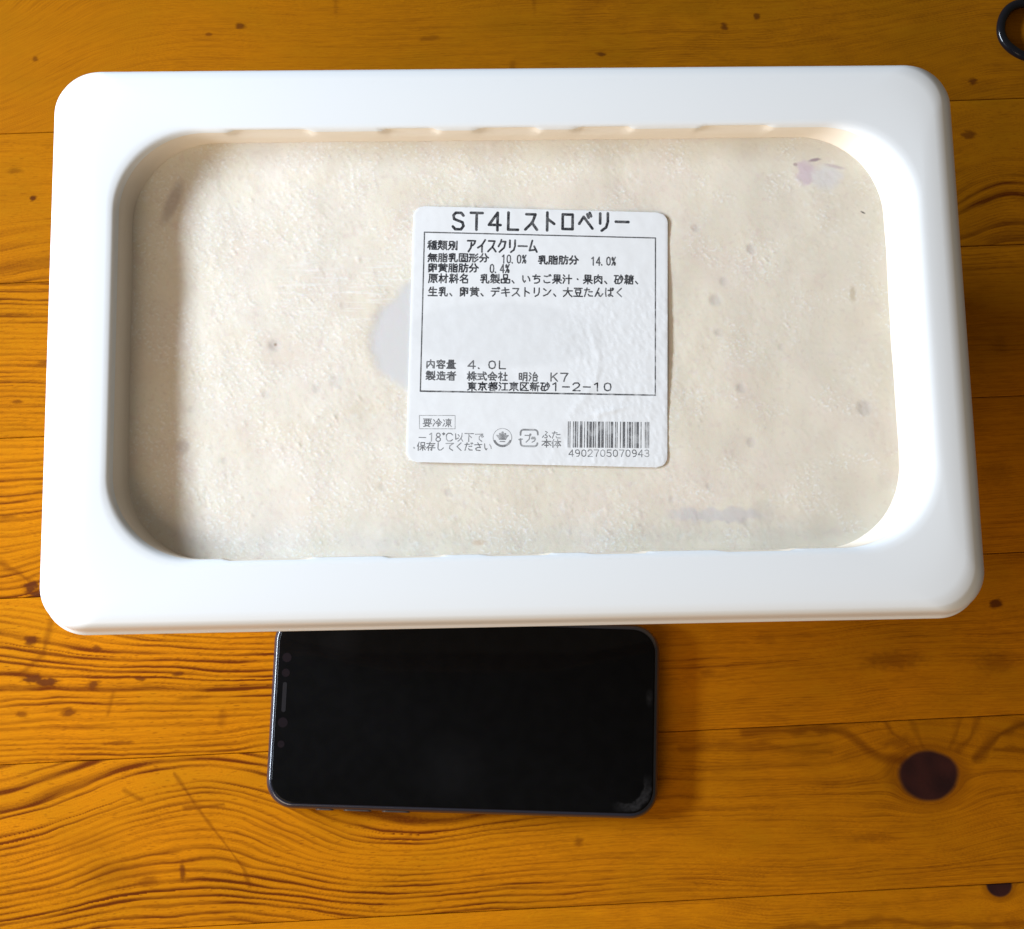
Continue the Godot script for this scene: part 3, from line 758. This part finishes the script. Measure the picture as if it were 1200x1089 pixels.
func label_relief(u: float, v: float) -> float:   # wrinkles where the sheet came unstuck; 0..1000 units, mm
	var zone := sstep(680.0, 860.0, u + 0.25 * v - 60.0 * sin(v * 0.01)) * sstep(150.0, 420.0, v)
	var h := 0.035 * n_label.get_noise_2d(u * 0.3, v * 0.3)
	h += zone * (0.09 * absf(n_label.get_noise_2d(u * 0.75 + 300.0, v * 0.35)) + 0.022 * n_label2.get_noise_2d(u, v))
	h += 0.06 * exp(-pow((u - 700.0 - 40.0 * sin(v * 0.012) + (v - 600.0) * 0.25) / 16.0, 2)) * sstep(380.0, 500.0, v) * (1.0 - sstep(780.0, 860.0, v))
	h += 0.18 * exp(-pow((u - 780.0) / 60.0, 2) - pow((v - 800.0 + 0.25 * (u - 780.0)) / 9.0, 2))
	return h


func make_label(lid: Node) -> void:
	write_label()
	var wear := noise(0.02, 33, 3)
	var wear2 := noise(0.2, 34, 2)
	var data := PackedByteArray(); data.resize(LB * LBH * 3)
	var job := WorkerThreadPool.add_group_task(func(y: int) -> void:
		for x in LB:
			var i := y * LB + x
			var paper := 0.83 + 0.012 * wear2.get_noise_2d(x, y) - 0.02 * maxf(0.0, wear.get_noise_2d(x + 900.0, y))
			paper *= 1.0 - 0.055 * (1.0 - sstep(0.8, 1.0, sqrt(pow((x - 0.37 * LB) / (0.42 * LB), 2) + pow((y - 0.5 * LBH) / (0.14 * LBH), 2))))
			var v := ink[i]
			if v > 0.0:
				var faded := 1.0 - 0.55 * sstep(0.0, 0.4, wear.get_noise_2d(x * 0.6, y * 0.6)) * (0.15 if y < LBH * 0.7 else 0.5)
				faded *= 1.0 - 0.5 * sstep(0.3, 0.5, wear2.get_noise_2d(x, y)) - 0.35 * sstep(0.62, 0.9, float(x) / LB) * sstep(0.25, 0.4, float(y) / LBH) * (1.0 - sstep(0.72, 0.78, float(y) / LBH)) * sstep(-0.1, 0.3, wear.get_noise_2d(x, y + 400.0))
				v *= faded
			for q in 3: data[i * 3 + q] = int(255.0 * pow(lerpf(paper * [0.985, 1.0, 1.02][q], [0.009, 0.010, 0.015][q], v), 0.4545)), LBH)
	WorkerThreadPool.wait_for_group_task_completion(job)
	var m := mat(Color.WHITE, 0.36, 0.4)
	m.albedo_texture = ImageTexture.create_from_image(Image.create_from_data(LB, LBH, false, Image.FORMAT_RGB8, data))
	var hx := 39.95
	var hz := 40.65
	var r := 3.4
	var N := 150
	var st := begin()
	var grid := []
	for j in N + 1:
		var z := lerpf(-hz, hz, float(j) / N)
		var over := maxf(0.0, absf(z) - (hz - r))
		var xr := hx - r + sqrt(maxf(r * r - over * over, 0.0))
		for i in N + 1:
			var x := lerpf(-xr, xr, float(i) / N)
			var edge := minf(xr - absf(x), hz - absf(z))
			grid.append(Vector3(x, 0.08 + label_relief((x / hx + 1.0) * 500.0, (z / hz + 1.0) * 508.0) - 0.05 * (1.0 - sstep(0.0, 0.5, edge)), z))
	for j in N:
		for i in N:
			var a := j * (N + 1) + i
			for q in [a, a + 1, a + N + 2, a, a + N + 2, a + N + 1]:
				var p: Vector3 = grid[q]
				st.set_uv(Vector2(p.x / hx * 0.5 + 0.5, p.z / hz * 0.5 + 0.5))
				st.add_vertex(p * MM)
	# its cut edge
	var rim_lo := PackedVector3Array()
	var rim_hi := PackedVector3Array()
	var loop := []
	for j in range(0, N): loop.append(j * (N + 1) + N)
	for i in range(N, 0, -1): loop.append(N * (N + 1) + i)
	for j in range(N, 0, -1): loop.append(j * (N + 1))
	for i in range(0, N): loop.append(i)
	for q in loop:
		rim_hi.append(grid[q]); rim_lo.append(Vector3(grid[q].x, 0.0, grid[q].z))
	st.set_uv(Vector2(0.01, 0.5))
	st.set_smooth_group(1)
	loft(st, [rim_lo, rim_hi])
	var o := obj("label", done(st), m, lid)
	o.position = Vector3(8.6, 111.8, -1.5) * MM
	o.rotation.y = -0.0395


# ---------------------------------------------------------------- the phone

func make_phone() -> void:
	var ph := Node3D.new(); ph.name = "smartphone"
	ph.position = Vector3(-16.6, 0.0, 115.3) * MM
	ph.rotation.y = -0.0525
	add_child(ph)
	tag(ph, "black smartphone with dark screen lying under the front edge of the tub", "smartphone")
	var metal := mat(lin(0.010, 0.012, 0.024), 0.34, 0.4, 0.0)
	metal.clearcoat_enabled = true; metal.clearcoat = 1.0; metal.clearcoat_roughness = 0.16
	var st := begin()
	var L := 71.8
	var D := 35.45
	loft(st, [rr(L - 3.2, D - 3.2, 7.5, 0.05), rr(L - 2.2, D - 2.2, 8.3, 0.3), rr(L - 1.0, D - 1.0, 9.3, 1.1), rr(L - 0.3, D - 0.3, 9.9, 2.2), rr(L, D, 10.2, 3.6), rr(L - 0.05, D - 0.05, 10.2, 4.6), rr(L - 0.3, D - 0.3, 10.0, 5.5), rr(L - 0.75, D - 0.75, 9.6, 6.3), rr(L - 1.3, D - 1.3, 9.2, 6.85), rr(L - 1.8, D - 1.8, 8.8, 7.15), rr(L - 1.95, D - 1.95, 8.7, 7.1)])
	cap(st, rr(L - 3.2, D - 3.2, 7.5, 0.05), false)
	cap(st, rr(L - 1.95, D - 1.95, 8.7, 7.1), true)
	obj("frame", done(st), metal, ph)
	# glass with a thin rounded edge; dust and the lifted rim of its protective film show as greyish marks
	var W := 900
	var H := 440
	var data := PackedByteArray(); data.resize(W * H * 3)
	var ns := noise(0.09, 51, 3)
	var nd := noise(0.02, 52, 2)
	for y in H:
		for x in W:
			var px := (float(x) / W - 0.5) * 2.0 * L
			var pz := (float(y) / H - 0.5) * 2.0 * D
			var edge := minf(L - 3.0 - px, (D - 3.0) - absf(pz))
			var cr := Vector2(px - (L - 12.0), pz - (D - 12.0))
			if cr.x > 0 and cr.y > 0: edge = 9.0 - cr.length()
			var w := 0.8 * ns.get_noise_2d(x * 0.4, y * 0.4)
			var lift := (1.0 - sstep(0.5, 1.5, absf(edge - 1.3 + w) - 0.4))
			var where := exp(-pow((px - (L - 7.0)) / 8.0, 2) - pow((pz - (D - 7.0)) / 7.5, 2)) * 1.5 + 0.8 * exp(-pow((px - (L - 4.0)) / 1.6, 2) - pow((pz + 8.5) / 3.6, 2))
			var g := 0.0012 + 0.0004 * nd.get_noise_2d(x, y) + 0.018 * lift * clampf(where - 0.25, 0.0, 1.0) * (0.75 + 0.6 * ns.get_noise_2d(x, y))
			# dim reflections painted into the glass colour as faint pale discs
			g += 0.0022 * maxf(0.0, 1.0 - Vector2((px + 47.0) / 9.0, (pz + 27.0) / 9.0).length())
			g += 0.0016 * maxf(0.0, 1.0 - Vector2((px + 4.0) / 15.0, (pz - 20.0) / 15.0).length())
			data[(y * W + x) * 3] = int(255.0 * pow(g * 1.02, 0.4545)); data[(y * W + x) * 3 + 1] = int(255.0 * pow(g, 0.4545)); data[(y * W + x) * 3 + 2] = int(255.0 * pow(g * 1.1, 0.4545))
	var glass := mat(Color.WHITE, 0.06, 0.17)
	glass.albedo_texture = ImageTexture.create_from_image(Image.create_from_data(W, H, false, Image.FORMAT_RGB8, data))
	st = begin()
	var rings := [rr(L - 2.1, D - 2.1, 8.6, 7.05), rr(L - 2.12, D - 2.12, 8.6, 7.42), rr(L - 2.3, D - 2.3, 8.4, 7.62), rr(L - 2.75, D - 2.75, 8.1, 7.7)]
	loft_uv(st, rings, L, D)
	obj("screen", done(st), glass, ph)
	# what shows along the short upper end: ear speaker slot, lenses and sensors
	var slot_m := mat(lin(0.014, 0.013, 0.015), 0.5, 0.25)
	st = begin()
	slab(st, -L + 5.2, -4.6, 0.75, 5.4, 0.7, 7.69, 7.76)
	obj("ear_speaker", done(st), slot_m, ph)
	var lens_m := mat(lin(0.011, 0.008, 0.010), 0.25, 0.25)
	for q in [[-L + 5.4, -19.0, 1.7, "sensor"], [-L + 5.3, -13.4, 1.5, "sensor"], [-L + 5.2, 4.6, 1.8, "front_camera"], [-L + 5.0, 12.4, 1.3, "sensor"]]:
		st = begin()
		slab(st, q[0], q[1], q[2], q[2], q[2], 7.69, 7.75)
		obj(q[3], done(st), lens_m, ph)
	# buttons on the long edge towards the viewer
	var key_m := mat(lin(0.05, 0.045, 0.05), 0.3, 0.5, 0.3)
	for q in [[-50.0, 3.4, "mute_switch"], [-38.0, 5.2, "volume_button"], [-24.0, 5.2, "volume_button"]]:
		st = begin()
		loft(st, [rr(q[1], 1.4, 1.3, -0.9, 6, 3, 6), rr(q[1], 1.4, 1.3, 0.08, 6, 3, 6), rr(q[1] - 0.2, 1.2, 1.1, 0.22, 6, 3, 6)])
		cap(st, rr(q[1] - 0.2, 1.2, 1.1, 0.22, 6, 3, 6), true)
		var o := obj(q[2], done(st), key_m, ph)
		o.position = Vector3(q[0], 4.1, D) * MM
		o.rotation.x = PI / 2


func slab(st: SurfaceTool, x: float, z: float, hx: float, hz: float, r: float, y0: float, y1: float) -> void:
	st.set_smooth_group(-1)
	var a := rr(hx, hz, r - 0.01, y0, 4, 4, 6)
	var b := rr(hx, hz, r - 0.01, y1, 4, 4, 6)
	for i in a.size():
		a[i] += Vector3(x, 0, z); b[i] += Vector3(x, 0, z)
	loft(st, [a, b])
	cap(st, b, true)


func loft_uv(st: SurfaceTool, rings: Array, L: float, D: float) -> void:
	var uv := func(p: Vector3) -> void:
		st.set_uv(Vector2(p.x / (2.0 * L) + 0.5, p.z / (2.0 * D) + 0.5))
		st.add_vertex(p * MM)
	for j in rings.size() - 1:
		var n: int = rings[j].size()
		for i in n:
			var k := (i + 1) % n
			for p in [rings[j][i], rings[j][k], rings[j + 1][k], rings[j][i], rings[j + 1][k], rings[j + 1][i]]: uv.call(p)
	var top: PackedVector3Array = rings[-1]
	var c := Vector3(0, top[0].y, 0)
	for i in top.size():
		for p in [c, top[i], top[(i + 1) % top.size()]]: uv.call(p)


# ---------------------------------------------------------------- the black ring

func make_ring() -> void:
	var st := begin()
	var n := 72
	var k := 16
	var pts := []
	for i in n:
		var a := TAU * i / n
		var rad := 11.9 + 0.25 * sin(2.0 * a + 0.6) + 0.12 * sin(5.0 * a)
		var tube := 1.85 + 0.08 * sin(3.0 * a + 1.0)
		var line := PackedVector3Array()
		for j in k:
			var b := TAU * j / k
			var rr_ := rad + tube * cos(b)
			line.append(Vector3(rr_ * cos(a), tube + tube * 0.98 * sin(b), rr_ * sin(a)))
		pts.append(line)
	for i in n:
		var p: PackedVector3Array = pts[i]
		var q: PackedVector3Array = pts[(i + 1) % n]
		for j in k:
			var l := (j + 1) % k
			tri(st, p[j], q[j], q[l])
			tri(st, p[j], q[l], p[l])
	var o := obj("black_ring", done(st), mat(lin(0.006, 0.006, 0.008), 0.16, 0.4), self)
	o.position = Vector3(217.0, 0.0, -154.0) * MM
	tag(o, "thin glossy black ring lying on the table near the tub's far right corner", "ring")
